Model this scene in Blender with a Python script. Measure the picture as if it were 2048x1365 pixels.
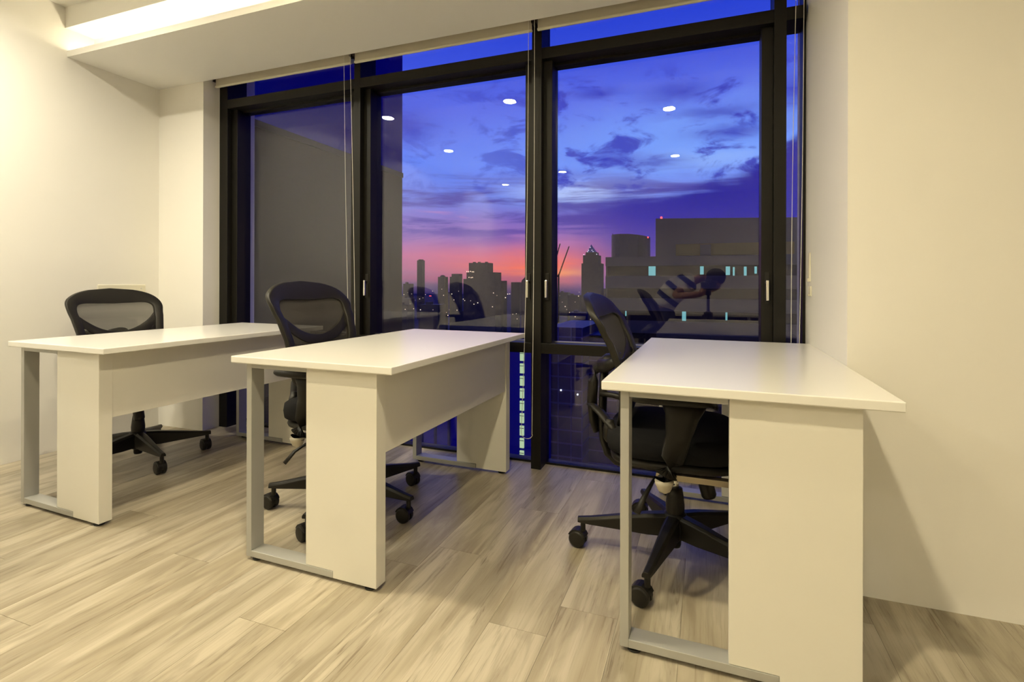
import bpy, bmesh, math, random
from mathutils import Vector, Matrix
PI = math.pi
random.seed(7)
S = bpy.context.scene
C = S.collection
for o in list(bpy.data.objects): bpy.data.objects.remove(o)

# ------------------------------------------------------------------ node helper
class NT:
    def __init__(s, tree): s.t = tree; s.n = tree.nodes; s.l = tree.links
    def new(s, ty, **k):
        n = s.n.new(ty)
        for a, b in k.items(): setattr(n, a, b)
        return n
    def put(s, sock, v):
        if isinstance(v, bpy.types.NodeSocket): s.l.new(v, sock)
        elif isinstance(v, (tuple, list)) and len(v) == 3 and sock.type == 'RGBA': sock.default_value = (*v, 1)
        else: sock.default_value = v
    def m(s, op, a, b=0.0, c=0.0, clamp=False):
        n = s.new('ShaderNodeMath', operation=op); n.use_clamp = clamp
        s.put(n.inputs[0], a); s.put(n.inputs[1], b); s.put(n.inputs[2], c)
        return n.outputs[0]
    def vec(s, x, y, z):
        n = s.new('ShaderNodeCombineXYZ')
        for i, v in enumerate((x, y, z)): s.put(n.inputs[i], v)
        return n.outputs[0]
    def sstep(s, v, a, b):            # smooth step from a to b
        n = s.new('ShaderNodeMapRange', interpolation_type='SMOOTHSTEP')
        s.put(n.inputs['Value'], v); n.inputs['From Min'].default_value = a; n.inputs['From Max'].default_value = b
        return n.outputs[0]
    def mix(s, f, a, b):
        n = s.new('ShaderNodeMix', data_type='RGBA')
        s.put(n.inputs['Factor'], f); s.put(n.inputs['A'], a); s.put(n.inputs['B'], b)
        return n.outputs['Result']
    def noise(s, v, scale, detail=3, rough=.5, dist=0):
        n = s.new('ShaderNodeTexNoise'); s.put(n.inputs['Vector'], v)
        n.inputs['Scale'].default_value = scale; n.inputs['Detail'].default_value = detail
        n.inputs['Roughness'].default_value = rough; n.inputs['Distortion'].default_value = dist
        return n.outputs['Fac']
    def ramp(s, f, stops, interp='LINEAR'):
        n = s.new('ShaderNodeValToRGB'); e = n.color_ramp.elements; n.color_ramp.interpolation = interp
        while len(e) < len(stops): e.new(.5)
        for i, (p, c) in enumerate(stops): e[i].position = p; e[i].color = (*c, 1)
        s.put(n.inputs[0], f); return n.outputs[0]
def lin(r, g, b):
    f = lambda c: (c/255/12.92 if c/255 <= .04045 else ((c/255+.055)/1.055)**2.4)
    return (f(r), f(g), f(b))

# ------------------------------------------------------------------ camera
YAW = .3604
cam = bpy.data.cameras.new('camera'); co = bpy.data.objects.new('camera', cam); C.objects.link(co)
cam.sensor_fit = 'HORIZONTAL'; cam.sensor_width = 36; cam.lens = 1033.6/2048*36
cam.shift_y = -(682.5-567.5)/2048; cam.clip_start = .01; cam.clip_end = 6000
co.matrix_world = Matrix.Translation((0, 0, 1.0182)) @ Matrix.Rotation(YAW, 4, 'Z') @ Matrix.Rotation(PI/2, 4, 'X') @ Matrix.Rotation(.0026, 4, 'Z')
S.camera = co
S.view_settings.view_transform = 'Standard'; S.view_settings.look = 'None'
S.view_settings.exposure = 0; S.view_settings.gamma = 1; S.view_settings.use_curve_mapping = False
try: S.cycles.max_bounces = 10; S.cycles.transparent_max_bounces = 24
except Exception: pass

# ------------------------------------------------------------------ dusk sky
SKY_STRENGTH = 1.06
w = bpy.data.worlds.new('dusk_sky'); S.world = w; w.use_nodes = True
N = NT(w.node_tree); N.n.clear()
tc = N.new('ShaderNodeTexCoord'); sp = N.new('ShaderNodeSeparateXYZ'); N.l.new(tc.outputs['Generated'], sp.inputs[0])
X_, Y_, Z_ = sp.outputs
az = N.m('ARCTAN2', X_, Y_)
hor = N.m('SQRT', N.m('ADD', N.m('MULTIPLY', X_, X_), N.m('MULTIPLY', Y_, Y_)))
el = N.m('DIVIDE', Z_, N.m('MAXIMUM', hor, .05))          # tangent of the elevation
cv = N.vec(N.m('MULTIPLY', az, 2.2), N.m('MULTIPLY', el, 8.0), 0)
n1 = N.noise(cv, 2.2, 6, .58, .35)
n2 = N.noise(N.vec(N.m('MULTIPLY', az, 1.3), N.m('MULTIPLY', el, 13.0), 3.1), 2.0, 5, .6, .5)
n3 = N.noise(N.vec(N.m('MULTIPLY', az, 5.0), N.m('MULTIPLY', el, 11.0), 7.3), 1.9, 6, .62, .5)
elw = N.m('ADD', el, N.m('MULTIPLY', N.m('SUBTRACT', n1, .5), .03))
base = N.ramp(N.m('MULTIPLY', elw, 1.0, clamp=True), [
    (0.0, lin(95, 78, 120)), (.02, lin(150, 95, 140)), (.05, lin(185, 105, 155)), (.09, lin(155, 108, 180)),
    (.125, lin(125, 105, 195)), (.16, lin(110, 130, 225)), (.23, lin(100, 135, 245)), (.33, lin(84, 105, 232)),
    (.42, lin(62, 84, 222)), (.52, lin(38, 64, 210)), (1.0, lin(14, 24, 120))])
def blob(a0, t0, wa, wt, wob=0):
    e = N.m('ADD', el, N.m('MULTIPLY', N.m('SUBTRACT', n3, .5), wob)) if wob else el
    da = N.m('DIVIDE', N.m('SUBTRACT', az, a0), wa); dt = N.m('DIVIDE', N.m('SUBTRACT', e, t0), wt)
    return N.m('EXPONENT', N.m('MULTIPLY', N.m('ADD', N.m('MULTIPLY', da, da), N.m('MULTIPLY', dt, dt)), -1.0))
col = base
# paler blue clearing to the right and the bright gap above the cloud bank
col = N.mix(N.m('MULTIPLY', blob(-.02, .265, .28, .075, .08), .75), col, lin(120, 168, 255))
col = N.mix(N.m('MULTIPLY', blob(-.235, .172, .11, .022, .06), .95), col, lin(186, 206, 255))
col = N.mix(N.m('MULTIPLY', blob(-.02, .225, .14, .016, .06), .7), col, lin(150, 188, 255))
# sunset glow near the horizon
str_ = N.sstep(n2, .38, .6)
glow = N.m('MULTIPLY', blob(-.27, .036, .20, .030, .02), N.m('ADD', .75, N.m('MULTIPLY', str_, .5)), clamp=True)
col = N.mix(glow, col, lin(255, 118, 88))
col = N.mix(N.m('MULTIPLY', blob(-.245, .018, .07, .010, .01), .9), col, lin(255, 160, 100))
col = N.mix(N.m('MULTIPLY', blob(-.30, .009, .3, .007, .01), .7), col, lin(176, 84, 120))
# thin violet streaks on the left
stv = N.m('MULTIPLY', N.sstep(n2, .44, .58), N.m('MULTIPLY', N.sstep(el, .055, .12), N.sstep(el, .23, .17)))
col = N.mix(N.m('MULTIPLY', stv, .85), col, lin(72, 56, 160))
stp = N.m('MULTIPLY', N.sstep(n2, .40, .30), N.m('MULTIPLY', N.sstep(el, .06, .09), N.sstep(el, .17, .12)))
col = N.mix(N.m('MULTIPLY', stp, .5), col, lin(205, 130, 185))
# broken dark clouds in the clear blue
cl = N.m('MULTIPLY', N.sstep(n3, .50, .62), N.m('MULTIPLY', N.sstep(el, .15, .20), N.sstep(el, .42, .36)))
cl = N.m('MULTIPLY', cl, N.m('ADD', .45, N.m('MULTIPLY', N.sstep(az, -.5, -.2), .55)))
col = N.mix(N.m('MULTIPLY', cl, .9), col, lin(32, 44, 188))
for a0, t0, wa, wt in [(-.20, .362, .045, .012), (-.05, .352, .06, .020), (.015, .308, .07, .012), (.045, .272, .07, .014),
                       (-.17, .238, .05, .012), (-.09, .225, .06, .010), (.14, .33, .035, .03), (-.57, .30, .06, .03)]:
    col = N.mix(N.m('MULTIPLY', blob(a0, t0, wa, wt, .05), .7), col, lin(30, 42, 186))
# the heavy cloud bank on the right
azp = N.m('MINIMUM', N.m('MAXIMUM', az, 0.0), .5)
line = N.m('ADD', N.m('ADD', .156, N.m('MULTIPLY', N.m('ADD', az, .19), .16)), N.m('MULTIPLY', N.m('MULTIPLY', azp, azp), 2.2))
line = N.m('ADD', line, N.m('ADD', N.m('MULTIPLY', N.m('SUBTRACT', n3, .5), .05), N.m('MULTIPLY', N.m('SUBTRACT', n2, .5), .06)))
bank = N.m('MULTIPLY', N.sstep(N.m('SUBTRACT', line, el), -.012, .022), N.sstep(az, -.29, -.13))
bank = N.m('MULTIPLY', bank, N.sstep(az, 1.6, .7))
bc = N.ramp(N.m('ADD', N.m('MULTIPLY', el, 3.0), N.m('MULTIPLY', az, .9), 0, True), [
    (0.0, lin(118, 78, 150)), (.10, lin(84, 62, 160)), (.28, lin(44, 34, 160)), (.45, lin(16, 12, 152)), (1, lin(14, 12, 145))])
col = N.mix(bank, col, bc)
# below the horizon: dim blue ground haze
col = N.mix(N.sstep(el, .004, -.03), col, lin(30, 24, 90))
bg = N.new('ShaderNodeBackground'); N.put(bg.inputs[0], col); bg.inputs[1].default_value = SKY_STRENGTH
ow = N.new('ShaderNodeOutputWorld'); N.l.new(bg.outputs[0], ow.inputs[0])

# ------------------------------------------------------------------ materials
MATS = {}
def mat(name, col=(.8, .8, .8), rough=.5, metal=0, spec=.5, emit=None, estr=0, bump=None, var=None, coat=0):
    m = bpy.data.materials.new(name); m.use_nodes = True; n = NT(m.node_tree)
    b = n.n['Principled BSDF']
    b.inputs['Base Color'].default_value = (*col, 1); b.inputs['Roughness'].default_value = rough
    b.inputs['Metallic'].default_value = metal; b.inputs['Specular IOR Level'].default_value = spec
    b.inputs['Coat Weight'].default_value = coat
    tcn = n.new('ShaderNodeTexCoord').outputs['Object']
    if emit: b.inputs['Emission Color'].default_value = (*emit, 1); b.inputs['Emission Strength'].default_value = estr
    if var:                                   # (scale, amount) faint tonal variation
        f = n.noise(tcn, var[0], 4)
        n.put(b.inputs['Base Color'], n.mix(n.sstep(f, .3, .7), tuple(c*(1-var[1]) for c in col), tuple(min(1, c*(1+var[1])) for c in col)))
    if bump:                                  # (scale, strength)
        bp = n.new('ShaderNodeBump'); bp.inputs['Strength'].default_value = bump[1]; bp.inputs['Distance'].default_value = .002
        n.put(bp.inputs['Height'], n.noise(tcn, bump[0], 4)); n.l.new(bp.outputs[0], b.inputs['Normal'])
    MATS[name] = m; return m
WALL = mat('painted_plaster', (.86, .84, .79), .6, spec=.3, bump=(60, .12), var=(1.5, .012))
CEIL = mat('ceiling_paint', (.90, .89, .85), .75, spec=.2, bump=(50, .1))
LAM = mat('white_laminate', (.81, .80, .76), .2, spec=.42, bump=(500, .02))
LAME = mat('white_panel', (.76, .74, .67), .33, spec=.45, bump=(300, .03))
ALU = mat('satin_silver_paint', (.46, .46, .44), .42, metal=.35, bump=(800, .05))
FRAMEM = mat('black_window_aluminium', (.007, .006, .004), .45, spec=.28, bump=(200, .04))
SILVER = mat('bare_aluminium', (.6, .6, .62), .3, metal=1, bump=(300, .03))
CHROME = mat('brushed_chrome', (.85, .84, .80), .18, metal=1, bump=(300, .02))
BLACKP = mat('black_nylon', (.013, .0115, .009), .42, spec=.32, bump=(900, .15))
BLACKR = mat('black_rubber', (.012, .012, .012), .6, spec=.3, bump=(400, .1))
BLACKF = mat('black_seat_fabric', (.012, .012, .013), .9, spec=.15, bump=(1200, .5))
CLEAR = mat('translucent_nylon', (.52, .47, .36), .3, spec=.5, bump=(80, .3))
TANM = mat('champagne_metal', (.42, .36, .26), .35, metal=.6, bump=(300, .05))
BLIND = mat('off_white_blind_fabric', (.62, .57, .46), .8, spec=.2, bump=(900, .35))
BLINDB = mat('cream_plastic', (.78, .74, .60), .4, bump=(300, .05))
BEAD = mat('white_plastic_bead', (.80, .78, .70), .4, bump=(300, .05))
DARKPL = mat('dark_bracket', (.03, .02, .015), .5, bump=(300, .1))
LAMPG = mat('lit_lamp_diffuser', (.9, .9, .85), .5, emit=(1, .88, .68), estr=20)
LED = mat('lit_led_strip', (.9, .9, .85), .5, emit=(1, .87, .60), estr=36)
CABW = mat('grey_cabinet_board', (.42, .40, .36), .5, bump=(200, .05))
CABD = mat('dark_compartment_lining', (.015, .014, .016), .7, bump=(200, .1))

def mesh_mat():
    m = bpy.data.materials.new('woven_mesh_fabric'); m.use_nodes = True; n = NT(m.node_tree)
    b = n.n['Principled BSDF']; b.inputs['Base Color'].default_value = (.03, .026, .02, 1); b.inputs['Roughness'].default_value = .8
    out = n.n['Material Output']; tr = n.new('ShaderNodeBsdfTransparent'); mx = n.new('ShaderNodeMixShader')
    # weave: more thread is crossed at a shallow angle
    lw = n.new('ShaderNodeLayerWeight'); lw.inputs[0].default_value = .55
    tcn = n.new('ShaderNodeTexCoord').outputs['Object']
    wv = n.new('ShaderNodeTexWave', wave_type='BANDS', bands_direction='Z'); n.put(wv.inputs['Vector'], tcn); wv.inputs['Scale'].default_value = 170
    f = n.m('ADD', n.m('MULTIPLY', lw.outputs['Facing'], .75), n.m('ADD', .54, n.m('MULTIPLY', wv.outputs['Fac'], .14)), 0, True)
    n.put(mx.inputs[0], f); n.l.new(tr.outputs[0], mx.inputs[1]); n.l.new(b.outputs[0], mx.inputs[2]); n.l.new(mx.outputs[0], out.inputs[0])
    return m
MESHM = mesh_mat()
def glass_mat():
    m = bpy.data.materials.new('window_glass'); m.use_nodes = True; n = NT(m.node_tree); n.n.clear()
    out = n.new('ShaderNodeOutputMaterial'); tr = n.new('ShaderNodeBsdfTransparent'); tr.inputs[0].default_value = (.97, .98, 1, 1)
    gl = n.new('ShaderNodeBsdfGlossy'); gl.inputs['Roughness'].default_value = 0; gl.inputs[0].default_value = (1, 1, 1, 1)
    tcn = n.new('ShaderNodeTexCoord').outputs['Object']
    ge = n.new('ShaderNodeNewGeometry'); dp = n.new('ShaderNodeVectorMath', operation='DOT_PRODUCT')
    n.l.new(ge.outputs['Normal'], dp.inputs[0]); n.l.new(ge.outputs['Incoming'], dp.inputs[1])
    fr = n.m('POWER', n.m('SUBTRACT', 1.0, n.m('ABSOLUTE', dp.outputs['Value'])), 5.0)      # Schlick, same from both sides
    fr = n.m('ADD', .045, n.m('MULTIPLY', fr, .955))
    f = n.m('ADD', fr, n.m('MULTIPLY', n.noise(tcn, 3, 2), .004), 0, True)
    mx = n.new('ShaderNodeMixShader'); n.put(mx.inputs[0], f)
    n.l.new(tr.outputs[0], mx.inputs[1]); n.l.new(gl.outputs[0], mx.inputs[2]); n.l.new(mx.outputs[0], out.inputs[0])
    return m
GLASS = glass_mat()
def wood_mat():
    m = bpy.data.materials.new('pale_oak_vinyl'); m.use_nodes = True; n = NT(m.node_tree); b = n.n['Principled BSDF']
    oi = n.new('ShaderNodeObjectInfo').outputs['Random']
    tcn = n.new('ShaderNodeTexCoord').outputs['Object']; s = n.new('ShaderNodeSeparateXYZ'); n.l.new(tcn, s.inputs[0])
    off = n.m('MULTIPLY', oi, 37.0)
    base = n.vec(n.m('ADD', s.outputs[0], off), n.m('ADD', s.outputs[1], n.m('MULTIPLY', oi, 91.0)), off)
    sc = n.new('ShaderNodeMapping'); n.put(sc.inputs[0], base); sc.inputs['Scale'].default_value = (9, .9, 1)
    broad = n.noise(sc.outputs[0], 1.3, 3, .5, .8)
    sc2 = n.new('ShaderNodeMapping'); n.put(sc2.inputs[0], base); sc2.inputs['Scale'].default_value = (26, 1.2, 1)
    grain = n.noise(sc2.outputs[0], 1.5, 7, .68, 2.2)
    sc3 = n.new('ShaderNodeMapping'); n.put(sc3.inputs[0], base); sc3.inputs['Scale'].default_value = (120, 3.0, 1)
    fine = n.noise(sc3.outputs[0], 1.5, 3, .6, .2)
    c = n.mix(n.sstep(broad, .30, .70), (.33, .285, .205), (.49, .44, .345))
    sc5 = n.new('ShaderNodeMapping'); n.put(sc5.inputs[0], base); sc5.inputs['Scale'].default_value = (7, 1.1, 1)
    patch = n.sstep(n.noise(sc5.outputs[0], 2.1, 4, .55, 1.0), .42, .62)
    c = n.mix(n.m('MULTIPLY', patch, .42), c, (.20, .165, .115))
    c = n.mix(n.m('MULTIPLY', n.m('MULTIPLY', n.sstep(grain, .54, .66), n.m('ADD', .25, n.m('MULTIPLY', patch, .75))), .75), c, (.15, .115, .075))
    c = n.mix(n.m('MULTIPLY', n.sstep(grain, .36, .24), .55), c, (.54, .495, .41))
    c = n.mix(n.m('MULTIPLY', n.sstep(fine, .5, .7), .32), c, (.24, .19, .13))
    # knots
    vo = n.new('ShaderNodeTexVoronoi'); sc4 = n.new('ShaderNodeMapping'); n.put(sc4.inputs[0], base); sc4.inputs['Scale'].default_value = (5, 1.4, 1)
    n.put(vo.inputs['Vector'], sc4.outputs[0]); vo.inputs['Scale'].default_value = .75
    ring = n.m('SINE', n.m('MULTIPLY', vo.outputs['Distance'], 70.0))
    k = n.m('MULTIPLY', n.sstep(vo.outputs['Distance'], .22, .03), n.m('ADD', .45, n.m('MULTIPLY', ring, .35)))
    c = n.mix(n.m('MULTIPLY', k, .55), c, (.33, .25, .16))
    hsv = n.new('ShaderNodeHueSaturation'); n.put(hsv.inputs['Color'], c)
    n.put(hsv.inputs['Value'], n.m('ADD', .90, n.m('MULTIPLY', n.m('FRACT', n.m('MULTIPLY', oi, 7.7)), .20)))
    n.l.new(hsv.outputs[0], b.inputs['Base Color'])
    b.inputs['Roughness'].default_value = .36; b.inputs['Specular IOR Level'].default_value = .45
    n.put(b.inputs['Roughness'], n.m('ADD', .30, n.m('MULTIPLY', grain, .16)))
    bp = n.new('ShaderNodeBump'); bp.inputs['Strength'].default_value = .12; bp.inputs['Distance'].default_value = .001
    n.put(bp.inputs['Height'], grain); n.l.new(bp.outputs[0], b.inputs['Normal'])
    return m
WOOD = wood_mat()
SUB = mat('plank_joint_dark', (.16, .12, .08), .8, bump=(50, .1))

# ------------------------------------------------------------------ mesh helpers
def tag(o, label=None, cat=None, group=None, kind=None):
    if label: o['label'] = label
    if cat: o['category'] = cat
    if group: o['group'] = group
    if kind: o['kind'] = kind
    return o
def empty(name, loc=(0, 0, 0), rz=0, label=None, cat=None, group=None, kind=None):
    o = bpy.data.objects.new(name, None); o.empty_display_size = .1; C.objects.link(o)
    o.location = loc; o.rotation_euler = (0, 0, rz); return tag(o, label, cat, group, kind)
def obj(name, bm, m, parent=None, smooth=False, bevel=0, seg=2, label=None):
    me = bpy.data.meshes.new(name); bmesh.ops.recalc_face_normals(bm, faces=bm.faces[:]); bm.to_mesh(me); bm.free()
    for k in (m if isinstance(m, (list, tuple)) else [m]): me.materials.append(k)
    o = bpy.data.objects.new(name, me); C.objects.link(o)
    if parent: o.parent = parent
    if smooth:
        for p in me.polygons: p.use_smooth = True
    if bevel:
        b = o.modifiers.new('bevel', 'BEVEL'); b.width = bevel; b.segments = seg; b.limit_method = 'ANGLE'; b.angle_limit = .6
    if label: o['label'] = label
    return o
def B(): return bmesh.new()
def box(bm, x0, x1, y0, y1, z0, z1, mi=0):
    v = [bm.verts.new(p) for p in ((x0,y0,z0),(x1,y0,z0),(x1,y1,z0),(x0,y1,z0),(x0,y0,z1),(x1,y0,z1),(x1,y1,z1),(x0,y1,z1))]
    for f in ((0,3,2,1),(4,5,6,7),(0,1,5,4),(1,2,6,5),(2,3,7,6),(3,0,4,7)):
        fc = bm.faces.new([v[i] for i in f]); fc.material_index = mi
    return bm
def frame_axes(d):
    d = d.normalized(); a = Vector((0, 0, 1)) if abs(d.z) < .95 else Vector((1, 0, 0))
    s = d.cross(a).normalized(); u = s.cross(d).normalized(); return s, u
def tube(bm, pts, rad, n=10, cap=True, squash=None):
    """sweep a round or squashed section along points; rad number or list; squash = (side, up) factors"""
    pts = [Vector(p) for p in pts]; rings = []
    for i, p in enumerate(pts):
        d = (pts[min(i+1, len(pts)-1)] - pts[max(i-1, 0)])
        s, u = frame_axes(d); r = rad[i] if isinstance(rad, (list, tuple)) else rad
        a, b = squash or (1, 1)
        rings.append([bm.verts.new(p + s*(math.cos(2*PI*k/n)*r*a) + u*(math.sin(2*PI*k/n)*r*b)) for k in range(n)])
    for i in range(len(rings)-1):
        for k in range(n):
            bm.faces.new((rings[i][k], rings[i][(k+1) % n], rings[i+1][(k+1) % n], rings[i+1][k]))
    if cap:
        bm.faces.new(rings[0]); bm.faces.new(rings[-1])
    return bm
def lathe(bm, prof, n=24, c=(0, 0, 0), axis='Z'):
    rings = []
    for r, z in prof:
        ring = []
        for k in range(n):
            a = 2*PI*k/n; x, y = math.cos(a)*r, math.sin(a)*r
            p = (x, y, z) if axis == 'Z' else ((x, z, y) if axis == 'Y' else (z, x, y))
            ring.append(bm.verts.new((p[0]+c[0], p[1]+c[1], p[2]+c[2])))
        rings.append(ring)
    for i in range(len(rings)-1):
        for k in range(n): bm.faces.new((rings[i][k], rings[i][(k+1) % n], rings[i+1][(k+1) % n], rings[i+1][k]))
    bm.faces.new(rings[0]); bm.faces.new(rings[-1]); return bm
def prism(bm, poly, a0, a1, axis='Y'):
    """extrude a 2-D outline along an axis"""
    def P(u, v, a): return (u, a, v) if axis == 'Y' else ((a, u, v) if axis == 'X' else (u, v, a))
    r0 = [bm.verts.new(P(u, v, a0)) for u, v in poly]; r1 = [bm.verts.new(P(u, v, a1)) for u, v in poly]
    n = len(poly); bm.faces.new(r0); bm.faces.new(r1)
    for i in range(n): bm.faces.new((r0[i], r0[(i+1) % n], r1[(i+1) % n], r1[i]))
    return bm
def copy_tree(o, parent=None, name=None):
    c = o.copy(); C.objects.link(c)
    if parent: c.parent = parent
    for ch in o.children: copy_tree(ch, c)
    return c

# ------------------------------------------------------------------ room
XL, XR, YB, HC, HS = -3.67, 3.0, -4.6, 2.70, 2.40      # left wall, right wall, back wall, ceiling, soffit
GY, FY = 2.80, 2.697                                    # glass plane, front of the window frame
RX, LX = .434, -3.235                                   # reveals right and left of the window
def struct(name, bm, m, parent=None, **k):
    o = obj(name, bm, m, parent, **k)
    if not parent: o['kind'] = 'structure'
    return o
fl = struct('floor', box(B(), XL-.2, XR+.2, YB-.2, GY+.06, -.05, -.003), SUB)
PW, PL = .18, 1.22
full = None; cnt = 0; i = 0; x = XL
meshes = {}
while x < XR-.001:
    start = YB - ((i*0.47 + .31*(i % 3)) % PL); y = start
    while y < GY+.055:
        y0, y1 = max(y, YB), min(y+PL, GY+.055); wd = min(PW, XR-x)
        if y1-y0 > .02:
            key = (round(wd, 3), round(y1-y0, 2))
            if key not in meshes:
                bm = box(B(), .0004, wd-.0004, .0004, y1-y0-.0004, -.003, 0)
                me = bpy.data.meshes.new('plank'); bmesh.ops.recalc_face_normals(bm, faces=bm.faces[:]); bm.to_mesh(me); bm.free(); me.materials.append(WOOD); meshes[key] = me
            o = bpy.data.objects.new('plank', meshes[key]); C.objects.link(o); o.parent = fl; o.location = (x, y0, 0); cnt += 1
        y += PL
    x += PW; i += 1
print('planks', cnt)

struct('wall_left', box(B(), XL-.2, XL, YB-.2, 2.57, 0, 2.95), WALL)
struct('wall_left_window_return', box(B(), XL-.2, LX, 2.57, 3.0, 0, 2.95), WALL)
struct('wall_right_window_return', box(B(), RX, XR+.2, 1.985, 3.0, 0, 2.95), WALL)
struct('wall_right', box(B(), XR, XR+.2, YB-.2, 1.985, 0, 2.95), WALL)
struct('wall_back', box(B(), XL-.2, XR+.2, YB-.2, YB, 0, 2.95), WALL)
struct('ceiling', box(B(), XL-.2, XR+.2, YB-.2, 2.0, HC, HC+.12), CEIL)
# lowered beam along the window with its light cove
bm = B()
prism(bm, [(2.0, HS), (2.57, HS), (2.57, 2.62), (2.15, 2.62), (2.15, 2.425), (2.014, 2.425), (2.014, 2.437), (2.0, 2.437)], XL, XR, 'X')
struct('trim_1', bm, CEIL)
struct('trim_2', box(B(), XL, XR, 1.99, 2.2, 2.573, 2.80), CEIL)
struct('trim_3', box(B(), LX, RX, 2.571, 3.0, 2.56, 2.72), CEIL)
ls = empty('led_strip', (-.3, 2.07, 2.428), 0, 'warm lit LED strip hidden behind the lip of the ceiling cove', 'light')
obj('led_diffuser', box(B(), XL+.32, XR+.28, -.006, .006, 0, .006), LED, ls)
obj('led_channel', box(B(), XL+.32, XR+.28, -.009, .009, -.003, -.0003), SILVER, ls)

# ------------------------------------------------------------------ window
ZS0, ZS1, ZB0, ZB1, ZT = .636, .692, 2.246, 2.307, 2.55
muls = [(-3.235, -3.160), (-2.084, -2.037), (-.903, -.847), (.293, .345), (.422, .434)]
wf = empty('window_1', (0, 0, 0)); wf['kind'] = 'structure'
for i, (a, b) in enumerate(muls):
    obj('mullion', box(B(), a, b, FY + (0 if i < 4 else .06), 2.86, 0, ZT), FRAMEM, wf, bevel=.0015)
bays = [(muls[i][1], muls[i+1][0]) for i in range(4)]
for bi, (a, b) in enumerate(bays):
    obj('head_transom', box(B(), a, b, FY, 2.86, ZB0, ZB1), FRAMEM, wf, bevel=.0015)
    obj('sill_transom', box(B(), a, b, FY, 2.86, ZS0, ZS1), FRAMEM, wf, bevel=.0015)
    obj('top_rail', box(B(), a, b, FY+.05, 2.86, ZT-.03, ZT), FRAMEM, wf)
    obj('bottom_rail', box(B(), a, b, 2.795, 2.86, -.002, .012), FRAMEM, wf)
    obj('upper_pane', box(B(), a, b, GY+.02, GY+.03, ZB1, ZT-.03), GLASS, wf)
    obj('lower_pane', box(B(), a, b, GY+.005, GY+.015, .012, ZS0), GLASS, wf)
    obj('silver_bead', box(B(), a+.001, b-.001, GY-.012, GY+.001, ZS1, ZS1+.005), SILVER, wf, label='bright aluminium bead below the glass')
    if bi < 3:
        for s0, s1 in ((a, a+.05), (b-.05, b)):
            obj('sash_stile', box(B(), s0, s1, GY-.065, 2.85, ZS1, ZB0), FRAMEM, wf, bevel=.0015)
        obj('sash_rail', box(B(), a+.05, b-.05, GY-.02, 2.85, ZB0-.012, ZB0), FRAMEM, wf)
        obj('pane', box(B(), a+.05, b-.05, GY, GY+.01, ZS1+.004, ZB0-.012), GLASS, wf)
    else:
        obj('pane', box(B(), a, b, GY, GY+.01, ZS1+.004, ZB0), GLASS, wf)
# lever handles
for hx, lab in ((-2.010, 'chrome lever on the stile behind the middle chair'), (-.930, 'chrome lever just left of the middle mullion'),
                (-.822, 'chrome lever just right of the middle mullion'), (.268, 'chrome lever on the stile above the right desk')):
    h = empty('window_handle', (hx, GY-.065, .985), 0, lab, 'handle')
    obj('back_plate', box(B(), -.011, .011, -.006, -.0002, -.06, .09), BLACKP, h, bevel=.002)
    obj('spindle', lathe(B(), [(.008, -.028), (.008, -.006)], 12, (0, 0, .042), 'Y'), BLACKP, h)
    obj('lever', box(B(), -.0065, .0065, -.034, -.024, -.045, .052), CHROME, h, bevel=.003, label='bright chrome lever')

# roller blinds, wound up, with bead chains
def chain(bm, pts, step=.0062, r=.0025):
    pts = [Vector(p) for p in pts]
    tube(bm, pts, .0011, 5, False); acc = 0
    for a, b in zip(pts, pts[1:]):
        L = (b-a).length; t = acc
        while t < L:
            p = a.lerp(b, t/L); v = [bm.verts.new(p+Vector(d)*r) for d in ((1,0,0),(-1,0,0),(0,1,0),(0,-1,0),(0,0,1),(0,0,-1))]
            for f in ((0,2,4),(2,1,4),(1,3,4),(3,0,4),(2,0,5),(1,2,5),(3,1,5),(0,3,5)): bm.faces.new([v[q] for q in f])
            t += step
        acc = t-L
    return bm
def loop(x0, x1, ztop, zbot, y, lean=0.0, lean2=None):
    if lean2 is None: lean2 = lean
    pw = 3 if lean2 != lean else 1
    n = 40; P = []
    for i in range(n+1):
        t = i/n; P.append((x0 + lean*t**pw - (.006 if pw == 1 else .002)*math.sin(t*PI), y, ztop+(zbot+.03-ztop)*t))
    xa, xb = P[-1][0], x1 + lean2
    for i in range(1, 12):
        a = PI*i/12; P.append(((xa+xb)/2 - (xb-xa)/2*math.cos(a), y, zbot+.03-.03*math.sin(a)))
    for i in range(n+1):
        t = 1-i/n; P.append((x1 + lean2*t + .004*math.sin(t*PI), y-.012, ztop+(zbot+.03-ztop)*t))
    return P
for x0, x1, cx0, cx1, zb, lean, lab in (
        (-3.218, -2.068, -2.106, -2.052, .42, .050, 'wound-up off-white roller blind over the leftmost pane, with long bead chain'),
        (-2.046, -.884, -.898, -.861, .185, -.036, 'wound-up off-white roller blind over the second pane, chain hanging left of the middle mullion'),
        (-.858, .425, .384, .412, .45, -.02, 'wound-up off-white roller blind over the wide third pane, chain by the right wall')):
    b = empty('roller_blind', (0, 0, 0), 0, lab, 'blind', 'roller blinds in the ceiling pocket')
    obj('fabric', box(B(), x0+.004, x1-.004, 2.648, 2.652, 2.39, 2.49), BLIND, b)
    obj('roll', lathe(B(), [(.024, x0+.004), (.024, x1-.004)], 20, (0, 2.672, 2.50), 'X'), BLIND, b, smooth=True)
    obj('bottom_bar', box(B(), x0+.002, x1-.002, 2.642, 2.658, 2.380, 2.392), BLINDB, b, bevel=.003)
    for ex in (x0-.004, x1-.002): obj('bracket', box(B(), ex, ex+.006, 2.63, 2.685, 2.42, 2.558), DARKPL, b)
    obj('bead_chain', chain(B(), loop(cx0, cx1, 2.50, zb, 2.682 if x1 > 0 else 2.625, lean, -.008 if -1 < x1 < 0 else None)), BEAD, b)
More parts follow.
